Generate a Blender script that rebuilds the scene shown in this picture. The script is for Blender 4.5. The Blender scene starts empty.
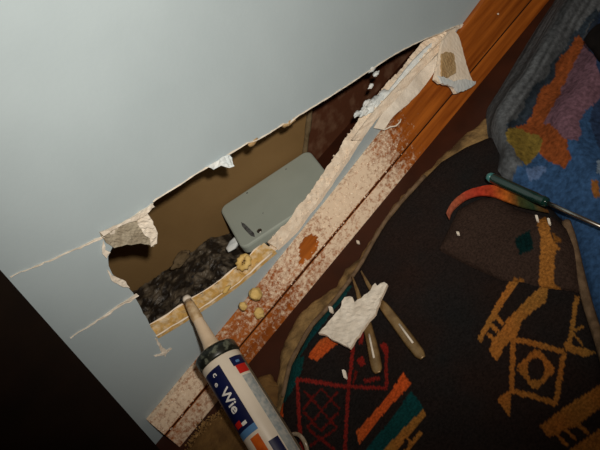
import bpy, bmesh, math, random
import numpy as np
from mathutils import Vector, Matrix, geometry, noise as mnoise
random.seed(4); rng = np.random.default_rng(4)

# ------------------------------------------------------------------ camera
F_PX = 700.0                       # focal length for a 600 px wide frame
TH, VD, PITCH = 49.3, 2500.0, 45.0
t_ = math.radians(TH)
u_ = np.array([math.cos(t_), -math.sin(t_)]); v_ = np.array([math.sin(t_), math.cos(t_)])
V_ = VD*u_; a_ = -F_PX*F_PX/VD; k_ = F_PX/math.tan(math.radians(PITCH)); N_ = a_*u_ + math.sqrt(k_*k_-a_*a_)*v_
AX = np.array([V_[0], V_[1], F_PX]); AX /= np.linalg.norm(AX)
AZ = -np.array([N_[0], N_[1], F_PX]); AZ /= np.linalg.norm(AZ)
AY = np.cross(AZ, AX); RW = np.stack([AX, AY, AZ])      # camera (right, down, forward) -> world
def ray(px, py): return RW @ np.array([(px-300)/F_PX, (py-225)/F_PX, 1.0])
CAM = -ray(331.6, 258.3)*0.85 + np.array([0, -0.024, 0])
def on(px, py, ax, val):
    d = ray(px, py); return CAM + d*((val-CAM[ax])/d[ax])
def wall_pt(px, py, y=0.0): return on(px, py, 1, y)
def floor_pt(px, py, z=0.0): return on(px, py, 2, z)
sc = bpy.context.scene; col = sc.collection
cd = bpy.data.cameras.new('camera'); cam = bpy.data.objects.new('camera', cd); col.objects.link(cam)
cd.sensor_fit = 'HORIZONTAL'; cd.sensor_width = 36; cd.lens = 36*F_PX/600; cd.clip_start = 0.01
m = Matrix(((RW[0,0], -RW[0,1], -RW[0,2], CAM[0]), (RW[1,0], -RW[1,1], -RW[1,2], CAM[1]),
            (RW[2,0], -RW[2,1], -RW[2,2], CAM[2]), (0,0,0,1)))
cam.matrix_world = m; sc.camera = cam
# ------------------------------------------------------------------ light
w = bpy.data.worlds.new('room_dusk'); sc.world = w; w.use_nodes = True
w.node_tree.nodes['Background'].inputs[0].default_value = (1.0, 0.62, 0.36, 1)
w.node_tree.nodes['Background'].inputs[1].default_value = 0.065
ld = bpy.data.lights.new('camera_flash', 'SPOT'); fl = bpy.data.objects.new('camera_flash', ld); col.objects.link(fl)
ld.energy = 21; ld.color = (1.0, 0.915, 0.80); ld.shadow_soft_size = 0.012
ld.spot_size = math.radians(88); ld.spot_blend = 1.0
fpos = Vector(CAM + RW @ np.array([0.028, -0.052, -0.01])); fl.location = fpos
faim = Vector(wall_pt(275, -25)); fl.rotation_euler = (faim-fpos).to_track_quat('-Z', 'Y').to_euler()
sc.view_settings.view_transform = 'Standard'; sc.view_settings.look = 'None'
sc.view_settings.exposure = 0.0; sc.view_settings.gamma = 1.0; sc.view_settings.use_curve_mapping = False

# ------------------------------------------------------------------ materials
def srgb(r, g, b):
    f = lambda c: ((c/255+0.055)/1.055)**2.4 if c/255 > 0.04045 else c/255/12.92
    return (f(r), f(g), f(b), 1)
def mat(name, c1, c2=None, rough=0.7, scale=60, spec=0.3, bump=0.0, bscale=200, metal=0.0, attr=None, mixv=None, detail=4, trans=0.0, coat=0.0):
    M = bpy.data.materials.new(name); M.use_nodes = True; nt = M.node_tree; b = nt.nodes['Principled BSDF']
    tc = nt.nodes.new('ShaderNodeNewGeometry')
    b.inputs['Roughness'].default_value = rough; b.inputs['Specular IOR Level'].default_value = spec
    b.inputs['Metallic'].default_value = metal; b.inputs['Transmission Weight'].default_value = trans
    b.inputs['Coat Weight'].default_value = coat
    n = nt.nodes.new('ShaderNodeTexNoise'); n.inputs['Scale'].default_value = scale; n.inputs['Detail'].default_value = detail
    nt.links.new(tc.outputs['Position'], n.inputs['Vector'])
    if attr:
        a = nt.nodes.new('ShaderNodeAttribute'); a.attribute_name = attr
        mr = nt.nodes.new('ShaderNodeMapRange'); mr.inputs[1].default_value = .3; mr.inputs[2].default_value = .7
        mr.inputs[3].default_value = 0.6; mr.inputs[4].default_value = 1.35
        nt.links.new(n.outputs['Fac'], mr.inputs[0])
        mx = nt.nodes.new('ShaderNodeVectorMath'); mx.operation = 'SCALE'
        nt.links.new(a.outputs['Color'], mx.inputs[0]); nt.links.new(mr.outputs[0], mx.inputs['Scale'])
        nt.links.new(mx.outputs[0], b.inputs['Base Color'])
    else:
        r = nt.nodes.new('ShaderNodeValToRGB'); r.color_ramp.elements[0].color = c1; r.color_ramp.elements[1].color = c2 or c1
        lo, hi = mixv or (.35, .65); r.color_ramp.elements[0].position = lo; r.color_ramp.elements[1].position = hi
        nt.links.new(n.outputs['Fac'], r.inputs[0]); nt.links.new(r.outputs[0], b.inputs['Base Color'])
    if bump:
        n2 = nt.nodes.new('ShaderNodeTexNoise'); n2.inputs['Scale'].default_value = bscale; n2.inputs['Detail'].default_value = 3
        nt.links.new(tc.outputs['Position'], n2.inputs['Vector'])
        bp = nt.nodes.new('ShaderNodeBump'); bp.inputs['Strength'].default_value = bump; bp.inputs['Distance'].default_value = 0.002
        nt.links.new(n2.outputs['Fac'], bp.inputs['Height']); nt.links.new(bp.outputs[0], b.inputs['Normal'])
    return M
MT = {}
MT['paint'] = mat('wall_paint', srgb(170,185,192), srgb(176,191,198), .55, 9, .25, .06, 200)
MT['gypsum'] = mat('gypsum', srgb(238,220,198), srgb(246,233,214), .95, 120, .1, .4, 400)
MT['paper'] = mat('torn_paper', srgb(236,228,215), srgb(215,205,190), .9, 60, .1, .3, 300)
MT['cream'] = mat('cream_plaster', srgb(252,240,222), srgb(248,232,210), .95, 70, .1, .15, 250)
MT['bluechip'] = mat('painted_chip', srgb(212,222,226), srgb(230,235,235), .8, 80, .15, .12, 200)
MT['core'] = mat('grey_plaster_core', srgb(176,168,150), srgb(150,140,122), .95, 90, .1, .6, 400)
MT['tanpaper'] = mat('tan_paper', srgb(172,140,96), srgb(190,165,125), .9, 60, .1, .3, 300)
MT['hardboard'] = mat('brown_hardboard', srgb(118,93,58), srgb(126,100,64), .8, 14, .2, .15, 300)
MT['redpanel'] = mat('red_brown_panel', srgb(84,48,30), srgb(134,104,82), .85, 45, .2, .3, 200, mixv=(.48,.85), detail=6)
MT['joint'] = mat('grey_joint', srgb(120,104,80), srgb(95,80,58), .95, 80, .1, .6, 300)
MT['floorwood'] = mat('dark_floor_wood', srgb(50,22,9), srgb(62,28,12), .6, 25, .3)
MT['doordark'] = mat('dark_stained_wood', srgb(22,14,9), srgb(30,19,12), .8, 20, .15)
MT['grooveshade'] = mat('groove_shade', srgb(46,22,10), srgb(70,38,18), .8, 120, .2)
MT['box'] = mat('box_plastic', srgb(160,170,162), srgb(166,176,168), .45, 20, .4)
MT['boxbody'] = mat('box_plastic_body', srgb(120,124,116), srgb(110,112,104), .5, 20, .4)
MT['smear'] = mat('dark_smear', srgb(96,98,98), srgb(60,60,62), .7, 300, .2)
MT['metal'] = mat('steel', srgb(190,188,184), srgb(160,158,150), .3, 50, .5, metal=1.0)
MT['rubble'] = mat('dark_rubble', srgb(34,29,24), srgb(136,124,106), .5, 70, .5, .8, 260, mixv=(.45,.78), detail=10)
MT['shard'] = mat('rubble_shard', srgb(70,64,56), srgb(120,112,100), .4, 60, .6)
MT['glossshard'] = mat('glossy_black_film', srgb(26,27,30), srgb(50,52,56), .08, 60, .9)
MT['foam'] = mat('cured_foam', srgb(208,168,98), srgb(232,214,182), .75, 120, .25, .4, 250,mixv=(.45,.7))
MT['foambead'] = mat('foam_bead', srgb(226,196,128), srgb(212,178,104), .7, 120, .3, .4, 250)
MT['black'] = mat('fold_hollow', srgb(14,12,12), srgb(22,18,17), .9, 80, .1)
MT['fabric'] = mat('woven_wool', (0,0,0,1), None, .95, 420, .08, .7, 700, attr='col')
MT['quilt'] = mat('soft_denim', (0,0,0,1), None, .95, 200, .1, .35, 500, attr='col')
MT['fleece'] = mat('fleece_backing', srgb(150,122,80), srgb(86,68,46), .95, 60, .1, .9, 320)
MT['hem'] = mat('hem_tape', srgb(122,100,78), srgb(94,76,58), .9, 120, .1, .5, 500)
MT['lining'] = mat('lining', (0,0,0,1), None, .9, 200, .1, .3, 500, attr='col')
MT['mat'] = mat('brown_mat', srgb(122,92,54), srgb(96,70,42), .95, 60, .1, .9, 260)
MT['matedge'] = mat('frayed_edge', srgb(170,136,88), srgb(132,100,60), .95, 160, .1, .9, 360)
MT['greenh'] = mat('green_handle', srgb(6,36,32), srgb(8,44,38), .15, 60, .5, coat=.5)
MT['tealcap'] = mat('teal_cap', srgb(70,130,128), srgb(56,110,110), .3, 60, .5)
MT['brass'] = mat('tarnished_steel', srgb(150,122,80), srgb(116,90,54), .35, 90, .6, metal=.3)
MT['tubewhite'] = mat('tube_white', srgb(226,214,196), srgb(216,204,186), .35, 30, .4)
MT['nozzle'] = mat('nozzle_plastic', srgb(226,206,180), srgb(214,190,160), .4, 40, .4)
MT['sealant'] = mat('dried_sealant', srgb(170,138,96), srgb(206,184,150), .7, 160, .3)
MT['ring'] = mat('dark_ring', srgb(24,27,22), srgb(96,100,86), .35, 190, .5, mixv=(.52,.66))
MT['navy'] = mat('navy_print', srgb(14,20,58), srgb(18,26,70), .35, 40, .4)
MT['redp'] = mat('red_print', srgb(190,34,26), None, .35, 40, .4)
MT['orangep'] = mat('orange_print', srgb(214,104,30), srgb(180,70,22), .35, 80, .4)
MT['skyp'] = mat('blue_print', srgb(86,130,176), None, .35, 40, .4)
MT['greyp'] = mat('grey_blue_print', srgb(140,152,156), srgb(186,186,180), .35, 200, .4)
MT['whitep'] = mat('white_print', srgb(232,230,226), None, .35, 40, .4)
MT['tubeshade'] = mat('tube_shade', srgb(122,112,92), srgb(104,96,78), .4, 40, .4)
MT['clear'] = mat('pale_plastic', srgb(176,160,140), srgb(150,134,112), .25, 60, .6)

# varnished wood; plaster dust lies where the 'dust' attribute is high
def wood_dust():
    M = bpy.data.materials.new('varnished_wood_with_dust'); M.use_nodes = True; nt = M.node_tree; b = nt.nodes['Principled BSDF']
    L = nt.links.new; g = nt.nodes.new('ShaderNodeNewGeometry')
    mp = nt.nodes.new('ShaderNodeMapping'); mp.inputs['Scale'].default_value = (6, 90, 90); L(g.outputs['Position'], mp.inputs[0])
    n = nt.nodes.new('ShaderNodeTexNoise'); n.inputs['Scale'].default_value = 1.6; n.inputs['Detail'].default_value = 5; L(mp.outputs[0], n.inputs['Vector'])
    r = nt.nodes.new('ShaderNodeValToRGB'); r.color_ramp.elements[0].color = srgb(126,62,18); r.color_ramp.elements[1].color = srgb(182,102,36)
    r.color_ramp.elements[0].position = .3; r.color_ramp.elements[1].position = .7; L(n.outputs['Fac'], r.inputs[0])
    n2 = nt.nodes.new('ShaderNodeTexNoise'); n2.inputs['Scale'].default_value = 210; n2.inputs['Detail'].default_value = 6; n2.inputs['Roughness'].default_value = .72; L(g.outputs['Position'], n2.inputs['Vector'])
    a = nt.nodes.new('ShaderNodeAttribute'); a.attribute_name = 'dust'
    s = nt.nodes.new('ShaderNodeMath'); s.operation = 'SUBTRACT'; L(a.outputs['Fac'], s.inputs[0]); L(n2.outputs['Fac'], s.inputs[1])
    mr = nt.nodes.new('ShaderNodeMapRange'); mr.inputs[1].default_value = -.10; mr.inputs[2].default_value = .12; L(s.outputs[0], mr.inputs[0])
    mx = nt.nodes.new('ShaderNodeMix'); mx.data_type = 'RGBA'; L(mr.outputs[0], mx.inputs[0]); L(r.outputs[0], mx.inputs[6]); mx.inputs[7].default_value = srgb(236,214,188)
    L(mx.outputs[2], b.inputs['Base Color'])
    mr2 = nt.nodes.new('ShaderNodeMapRange'); mr2.inputs[3].default_value = .38; mr2.inputs[4].default_value = .95; L(mr.outputs[0], mr2.inputs[0]); L(mr2.outputs[0], b.inputs['Roughness'])
    bp = nt.nodes.new('ShaderNodeBump'); bp.inputs['Strength'].default_value = .5; bp.inputs['Distance'].default_value = .001; L(mr.outputs[0], bp.inputs['Height']); L(bp.outputs[0], b.inputs['Normal'])
    b.inputs['Specular IOR Level'].default_value = .3
    return M
MT['wood'] = wood_dust()

# ------------------------------------------------------------------ helpers
def empty(name, loc, label=None, cat=None, group=None, kind=None):
    o = bpy.data.objects.new(name, None); col.objects.link(o); o.location = Vector(loc); o.empty_display_size = .02
    return tag(o, label, cat, group, kind)
def tag(o, label=None, cat=None, group=None, kind=None):
    for k, v in (('label', label), ('category', cat), ('group', group), ('kind', kind)):
        if v: o[k] = v
    return o
def wloc(o):
    p = Vector(o.location)
    while o.parent: o = o.parent; p += Vector(o.location)
    return p
def build(name, V, Fc, mats, parent=None, smooth=False, mi=None, attrs=None, weld=0):
    """one mesh object from world-space vertices"""
    V = np.asarray(V, float)
    if parent: org = wloc(parent)
    else:
        org = Vector(((V[:,0].min()+V[:,0].max())/2, (V[:,1].min()+V[:,1].max())/2, V[:,2].min()))
    me = bpy.data.meshes.new(name); me.from_pydata([tuple(p) for p in (V-np.array(org))], [], [tuple(int(i) for i in f) for f in Fc])
    if not isinstance(mats, (list, tuple)): mats = [mats]
    for q in mats: me.materials.append(MT[q])
    if mi is not None: me.polygons.foreach_set('material_index', np.asarray(mi, np.int32))
    if attrs:
        for an, av in attrs.items():
            av = np.asarray(av, np.float32)
            if av.ndim == 1: at = me.attributes.new(an, 'FLOAT', 'POINT'); at.data.foreach_set('value', av)
            else:
                at = me.attributes.new(an, 'FLOAT_COLOR', 'POINT'); at.data.foreach_set('color', np.c_[av[:,:3], np.ones(len(av))].astype(np.float32).ravel())
    me.update(); me.polygons.foreach_set('use_smooth', np.full(len(me.polygons), smooth))
    o = bpy.data.objects.new(name, me); col.objects.link(o)
    if parent: o.parent = parent
    else: o.location = org
    return o
def fix_normals(o):
    bm = bmesh.new(); bm.from_mesh(o.data); bmesh.ops.recalc_face_normals(bm, faces=bm.faces); bm.to_mesh(o.data); bm.free(); return o
def inside(P, poly):
    P = np.asarray(P); poly = np.asarray(poly); x, y = P[:,0], P[:,1]; r = np.zeros(len(P), bool); j = len(poly)-1
    for i in range(len(poly)):
        xi, yi = poly[i]; xj, yj = poly[j]
        c = ((yi > y) != (yj > y)) & (x < (xj-xi)*(y-yi)/((yj-yi) or 1e-12)+xi); r ^= c; j = i
    return r
def segdist(P, poly, closed=True):
    P = np.asarray(P); best = np.full(len(P), 1e9); near = np.zeros_like(P); n = len(poly); poly = np.asarray(poly, float)
    for i in range(n if closed else n-1):
        a, b = poly[i], poly[(i+1) % n]; d = b-a; L = max(d@d, 1e-14)
        t = np.clip(((P-a)@d)/L, 0, 1); q = a+t[:,None]*d; dd = np.hypot(*(P-q).T); k = dd < best; best[k] = dd[k]; near[k] = q[k]
    return best, near
_tab = rng.random((256, 256))
def vnoise(x, y):
    xi = np.floor(x).astype(int); yi = np.floor(y).astype(int); fx = x-xi; fy = y-yi; fx = fx*fx*(3-2*fx); fy = fy*fy*(3-2*fy)
    T = lambda a, b: _tab[a & 255, b & 255]
    return (T(xi,yi)*(1-fx)+T(xi+1,yi)*fx)*(1-fy)+(T(xi,yi+1)*(1-fx)+T(xi+1,yi+1)*fx)*fy
def fbm(x, y, o=4): return sum(vnoise(x*2**k+17*k, y*2**k+31*k)/2**k for k in range(o))/2
def refine(pts, step, jit=0.0, closed=False, seed=0):
    r = random.Random(seed); out = []; n = len(pts)
    for i in range(n if closed else n-1):
        a = np.asarray(pts[i], float); b = np.asarray(pts[(i+1) % n], float); k = max(1, int(np.linalg.norm(b-a)/step))
        for q in range(k):
            p = a+(b-a)*q/k
            if q or i: p = p+np.array([r.uniform(-jit, jit) for _ in p])
            out.append(p)
    if not closed: out.append(np.asarray(pts[-1], float))
    return out
def sheet(name, poly, step, zf, mats, parent, thick=.004, attrs_f=None, smooth=True, zbot=None):
    """cloth lying on the floor: a grid cut to an outline, heights zf(x, y, dist-to-edge), with a rim and an underside edge"""
    poly = np.asarray(poly, float)[:, :2]
    x0, y0 = poly.min(0)-step; x1, y1 = poly.max(0)+step
    nx = int((x1-x0)/step)+2; ny = int((y1-y0)/step)+2
    gx, gy = np.meshgrid(x0+step*np.arange(nx), y0+step*np.arange(ny)); P = np.c_[gx.ravel(), gy.ravel()]
    ins = inside(P, poly); d, nr = segdist(P, poly)
    keep = ins | (d < step*.75)
    q = np.arange((nx)*(ny)).reshape(ny, nx); Q = np.stack([q[:-1,:-1], q[:-1,1:], q[1:,1:], q[1:,:-1]], -1).reshape(-1, 4)
    Q = Q[keep[Q].all(1)]
    P[~ins] = nr[~ins]; d = np.where(ins, d, 0)
    used = np.unique(Q); re = np.full(nx*ny, -1); re[used] = np.arange(len(used)); Q = re[Q]; P = P[used]; d = d[used]
    Z = zf(P[:,0], P[:,1], d); V = np.c_[P, Z]; n0 = len(V); Fc = [tuple(f) for f in Q]
    cnt = {}
    for f in Fc:
        for a, b in zip(f, f[1:]+f[:1]): cnt[(a, b)] = 1
    bd = [(a, b) for (a, b) in cnt if (b, a) not in cnt]
    ring = sorted({a for e in bd for a in e}); mp = {a: n0+i for i, a in enumerate(ring)}
    low = V[ring].copy(); low[:,2] = np.maximum(low[:,2]-thick, .0005) if zbot is None else zbot
    V = np.r_[V, low]; Fc += [(b, a, mp[a], mp[b]) for a, b in bd]
    at = None
    if attrs_f:
        c = attrs_f(V[:,0], V[:,1]); at = {'col': c}
    return build(name, V, Fc, mats, parent, smooth, attrs=at)
def slab(name, outline, normal, thick, mats, parent=None, disp=0.0, seed=0, dispf=None):
    """a flat piece of real thickness: outline (world points) pushed along normal; material 0 front, 1 sides (if any)"""
    O = np.asarray(outline, float); n = np.asarray(normal, float)/np.linalg.norm(normal)
    a = np.cross(n, [.3,.5,.8]); a /= np.linalg.norm(a); b = np.cross(n, a); c0 = O.mean(0); U = np.c_[(O-c0)@a, (O-c0)@b]
    st = max(.002, np.ptp(U, 0).max()/28); x0, y0 = U.min(0); x1, y1 = U.max(0)
    gx, gy = np.meshgrid(np.arange(x0, x1, st), np.arange(y0, y1, st)); G = np.c_[gx.ravel(), gy.ravel()]
    d, _ = segdist(G, U); G = G[inside(G, U) & (d > st*.5)]
    pts = [Vector(p) for p in U]+[Vector(p) for p in G]; k = len(U)
    vo, _, fo, *_ = geometry.delaunay_2d_cdt(pts, [], [list(range(k))], 1, 1e-6)
    vo = np.array([tuple(p) for p in vo]); r = np.random.default_rng(seed)
    h = (r.random(len(vo))-.5)*disp
    if dispf is not None: h = h+dispf(vo)
    base = c0+vo[:,:1]*a+vo[:,1:]*b; N = len(vo)
    V = np.r_[base+(h[:,None])*n, base-n*thick+h[:,None]*n]
    Fc = [tuple(f) for f in fo]+[tuple(N+i for i in reversed(f)) for f in fo]; mi = [0]*len(Fc)
    e = {}
    for f in fo:
        f = list(f)
        for p, q in zip(f, f[1:]+f[:1]): e[(p, q)] = 1
    for (p, q) in e:
        if (q, p) not in e: Fc.append((q, p, N+p, N+q)); mi.append(1 if isinstance(mats, (list, tuple)) and len(mats) > 1 else 0)
    o = build(name, V, Fc, mats, parent, False, mi=mi); return fix_normals(o)
def tube(name, pts, rad, mats, parent=None, seg=10, flat=1.0, up=(0,0,1), caps=True):
    P = np.asarray(pts, float); n = len(P); R = rad if hasattr(rad, '__len__') else [rad]*n; V = []; up = np.asarray(up, float)
    for i in range(n):
        t = P[min(i+1, n-1)]-P[max(i-1, 0)]; t /= np.linalg.norm(t)+1e-12; s = np.cross(t, up); s /= np.linalg.norm(s)+1e-12; w2 = np.cross(s, t)
        for k in range(seg):
            an = 2*math.pi*k/seg; V.append(P[i]+R[i]*(math.cos(an)*s+math.sin(an)*w2*flat))
    Fc = [(i*seg+k, i*seg+(k+1) % seg, (i+1)*seg+(k+1) % seg, (i+1)*seg+k) for i in range(n-1) for k in range(seg)]
    if caps: Fc += [tuple(reversed(range(seg))), tuple((n-1)*seg+k for k in range(seg))]
    o = build(name, V, Fc, mats, parent, True); return fix_normals(o)
def ribbon(name, A, B, n, thick, mats, parent=None, disp=0, seed=0):
    """strip between polylines A and B (world points, same count), pushed back along n by thick"""
    A = np.asarray(A, float); B = np.asarray(B, float); n = np.asarray(n, float); k = len(A); r = np.random.default_rng(seed)
    rows = [A*(1-s)+B*s+(r.random((k, 1))-.5)*disp*n for s in (0, .33, .66, 1)]
    V = np.concatenate(rows+[A-n*thick, B-n*thick]); Fc = []
    for j in range(3): Fc += [(j*k+i, j*k+i+1, (j+1)*k+i+1, (j+1)*k+i) for i in range(k-1)]
    Fc += [(4*k+i, 5*k+i, 5*k+i+1, 4*k+i+1) for i in range(k-1)]
    Fc += [(i, 4*k+i, 4*k+i+1, i+1) for i in range(k-1)]+[(3*k+i, 3*k+i+1, 5*k+i+1, 5*k+i) for i in range(k-1)]
    Fc += [(0, k, 2*k, 3*k, 5*k, 4*k), (k-1, 5*k-1, 6*k-1, 4*k-1, 3*k-1, 2*k-1)]
    o = build(name, V, Fc, mats, parent, False); return fix_normals(o)
def blob(name, c, r, mats, parent=None, rough=.25, sub=3, squash=(1,1,1), seed=0, freq=1.2, smooth=True):
    bm = bmesh.new(); bmesh.ops.create_icosphere(bm, subdivisions=sub, radius=1); V = []; 
    for v in bm.verts:
        k = 1+rough*mnoise.noise(v.co*freq+Vector((seed*3.1, seed*1.7, 0)))
        V.append([c[i]+v.co[i]*k*r*squash[i] for i in range(3)])
    Fc = [[q.index for q in f.verts] for f in bm.faces]; bm.free()
    return build(name, V, Fc, mats, parent, smooth)
def catmull(pts, n=6):
    P = [np.asarray(p, float) for p in pts]; P = [2*P[0]-P[1]]+P+[2*P[-1]-P[-2]]; out = []
    for i in range(1, len(P)-2):
        for k in range(n):
            t = k/n; out.append(.5*(2*P[i]+(P[i+1]-P[i-1])*t+(2*P[i-1]-5*P[i]+4*P[i+1]-P[i+2])*t*t+(3*P[i]-P[i-1]-3*P[i+1]+P[i+2])*t**3))
    out.append(P[-2]); return out
sstep = lambda a, b, x: (lambda t: t*t*(3-2*t))(np.clip((x-a)/(b-a), 0, 1))

# ================================================================== SETTING
# floor
tag(build('floor', [(-1.4,-1.2,-.02),(1.6,-1.2,-.02),(1.6,.4,-.02),(-1.4,.4,-.02),(-1.4,-1.2,0),(1.6,-1.2,0),(1.6,.4,0),(-1.4,.4,0)],
    [(0,3,2,1),(4,5,6,7),(0,1,5,4),(1,2,6,5),(2,3,7,6),(3,0,4,7)], 'floorwood'), 'dark reddish brown wooden floor beside the board', kind='structure')

# wall with the torn opening --------------------------------------------------
TW = .0125
up_cut = [(463,24),(452,28),(439,34),(428,38),(417,43),(403,50),(389,58),(380,64),(371,70),(350,84),(325,100),(297,117),(290,123),(284,124),(270,133),(256,141),(248,143),(230,154),(210,166),(195,175),(180,185),(165,194),(153,202)]
left_cut = [(150,208),(146,216),(120,236),(113,246),(108,256),(108,266),(113,276),(124,282),(133,293),(140,306),(147,320),(157,336)]
low_cut = [(175,325),(197,311),(215,299),(233,287),(250,273),(263,261),(277,249),(297,229),(309,213),(320,199),(334,178),(347,160),(362,136),(380,110),(394,94),(410,76),(430,52),(447,34)]
hole_px = up_cut+left_cut+low_cut
hole = []
for i, (a, b) in enumerate(hole_px):
    hole.append(wall_pt(a, b))
hj = refine([p[[0,2]] for p in hole], .005, .0007, True, 3)
el_top = wall_pt(-8, 261); el_bot = wall_pt(161, 451)
ex = lambda z: el_top[0]+(el_bot[0]-el_top[0])*(z-el_top[2])/(el_bot[2]-el_top[2])
outer = [(ex(-.02), 0.0), (1.0, 0.0), (1.0, .95), (ex(.95), .95)]
pts = [Vector((p[0], p[1])) for p in outer]+[Vector((p[0], p[1])) for p in hj]
no = len(outer); nh = len(hj)
vo, _, fo, ov, oe, of = geometry.delaunay_2d_cdt(pts, [(i, (i+1) % no) for i in range(no)]+[(no+i, no+(i+1) % nh) for i in range(nh)], [], 0, 1e-7)
vo = np.array([tuple(p) for p in vo]); tri = [list(f) for f in fo]
cen = np.array([vo[f].mean(0) for f in tri]); keep = ~inside(cen, np.array([tuple(p) for p in hj])) & inside(cen, np.array(outer))
tri = [f for f, k in zip(tri, keep) if k]; N = len(vo)
V = np.r_[np.c_[vo[:,0], np.zeros(N), vo[:,1]], np.c_[vo[:,0], np.full(N, TW), vo[:,1]]]
Fc = [tuple(f) for f in tri]+[tuple(N+i for i in reversed(f)) for f in tri]; mi = [0]*len(tri)+[1]*len(tri); e = {}
for f in tri:
    for p, q in zip(f, f[1:]+f[:1]): e[(p, q)] = 1
for (p, q) in e:
    if (q, p) not in e: Fc.append((q, p, N+p, N+q)); mi.append(1)
wall = fix_normals(build('wall_front', V, Fc, ['paint', 'gypsum'], None, False, mi=mi))
tag(wall, 'white painted plasterboard wall with a long torn opening', kind='structure')

# raised lips of the scored lines left of the opening
def seam(pxs, h, wpx):
    A = [wall_pt(a, b, -.0004) for a, b in pxs]; A = refine(A, .004, .0006, False, 5)
    A = np.array(A); s = np.linspace(0, 1, len(A)); wd = .0002+h*(.12+.88*s**1.5)*(0.5+.6*rng.random(len(A)))
    B = A.copy(); B[:,2] -= wd*1.6; A2 = A.copy(); A2[:,2] += wd*.4; A2[:,1] -= .001; B[:,1] -= .0005+wd*.3
    ribbon('torn_lip', A2, B, (0,-1,0), .002, 'paper', wall, .001, 3)
seam([(10,277),(40,264),(75,249),(100,237),(112,231),(132,218),(152,204)], .0022, 4)
seam([(70,338),(90,325),(112,310),(127,300),(137,294)], .0020, 4)
# thin pale lip along the upper cut
A = np.array(refine([wall_pt(a, b, -.0006) for a, b in reversed(up_cut)], .004)); B = A.copy(); B[:,2] += .0012*(0.3+.9*rng.random(len(A))); A[:,1] -= .0006
ribbon('torn_lip', A, B, (0,-1,0), .001, 'paper', wall, .0006, 9)
# pale flake of torn paint below the left corner of the opening
A = np.array(refine([wall_pt(a, b, -.001) for a, b in [(156,338),(161,345),(167,351)]], .003, .0008)); B = A+np.array([-.004,0,-.003])*np.linspace(.4,1.5,len(A))[:,None]
ribbon('torn_flake', A, B, (0,-1,0), .001, 'paper', wall, .001, 2)
A = np.array(refine([wall_pt(a, b, -.001) for a, b in [(154,356),(160,354),(171,348)]], .003, .0008)); B = A+np.array([.001,0,-.0055])*np.sin(np.linspace(.4,2.8,len(A)))[:,None]
ribbon('torn_flake', A, B, (0,-1,0), .001, 'paper', wall, .001, 4)

# broken corner of board hanging at the left end of the opening
fl_px = [(101,233),(120,226),(137,219),(147,216),(150,222),(155,231),(156,239),(152,246),(140,243),(126,245),(114,248),(105,241)]
o = slab('broken_corner', refine([wall_pt(a, b, -.004) for a, b in fl_px], .004, .0008, True, 2), (0,-1,.15), .007, ['core', 'core'], wall, .0016, 1)
wp = [(136,219),(143,212),(150,206),(154,203),(152,209),(148,214),(152,221),(157,232),(156,243),(150,246),(149,238),(143,233),(139,226)]
slab('torn_paper', refine([wall_pt(a, b, -.007) for a, b in wp], .003, .0006, True, 3), (-.2,-1,.2), .0016, 'paper', wall, .0018, 2)
wp = [(101,233),(118,225),(140,214),(152,204),(147,213),(136,220),(120,226),(104,236)]
slab('torn_paper', refine([wall_pt(a, b, -.006) for a, b in wp], .004, .0005, True, 4), (0,-1,.1), .0016, 'paper', wall, .001, 3)
wp = [(104,241),(106,250),(110,252),(106,258),(103,254),(102,247)]
slab('torn_paper', refine([wall_pt(a, b, -.002) for a, b in wp], .003, .0005, True, 5), (0,-1,.1), .0012, 'paper', wall, .001, 4)
wp = [(108,270),(113,276),(125,281),(129,287),(123,287),(112,281)]
slab('torn_paper', refine([wall_pt(a, b, -.002) for a, b in wp], .003, .0005, True, 6), (0,-1,.1), .0012, 'paper', wall, .001, 4)
# small flap on the upper cut
wp = [(207,167),(217,161),(229,154),(231,158),(232,166),(227,168),(221,166),(214,169)]
slab('torn_paper', refine([wall_pt(a, b, -.004) for a, b in wp], .003, .0006, True, 7), (0,-1,.4), .0016, 'bluechip', wall, .002, 5)
for k, (a, b) in enumerate([(253,141),(288,122),(292,120),(372,68)]):
    p = wall_pt(a, b, .002); blob('torn_crumb', p, .0045, 'tanpaper' if k < 3 else 'bluechip', wall, .6, 2, (1.6,.6,.8), k, 2)

# crumbly gypsum along the lower break
low3 = [wall_pt(a, b) for a, b in low_cut]
R3 = np.array(refine(low3[6:], .003)); n = len(R3)
A = R3.copy(); A[:,1] = -.0008; B = R3.copy(); B[:,1] = TW+.002
amp = fbm(np.arange(n)*.21, np.zeros(n), 3)
A[:,2] += .0015+.003*amp; B[:,2] += .003+.007*fbm(np.arange(n)*.16, np.ones(n)*7, 3)
ribbon('broken_edge', A, B, (0,0,1), .006, 'gypsum', wall, .0018, 7)
cr = []
Vc, Fcc = [], []
def crumb(c, r, V, Fc, sq=1):
    b = len(V); q = rng.normal(size=(6, 3))*.25+np.array([[1,0,0],[-1,0,0],[0,1,0],[0,-1,0],[0,0,1],[0,0,-1]])
    V += [tuple(np.asarray(c)+p*r*np.array([1,1,sq])) for p in q]
    for f in ((0,2,4),(2,1,4),(1,3,4),(3,0,4),(2,0,5),(1,2,5),(3,1,5),(0,3,5)): Fc.append(tuple(b+i for i in f))
for i in range(260):
    k = rng.integers(0, n); crumb(R3[k]+np.array([0, rng.uniform(-.001, .018), rng.uniform(.001, .005)]), rng.uniform(.0006, .0018), Vc, Fcc)
tag(build('gypsum_crumbs', Vc, Fcc, 'gypsum', wall), kind='stuff')
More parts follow.
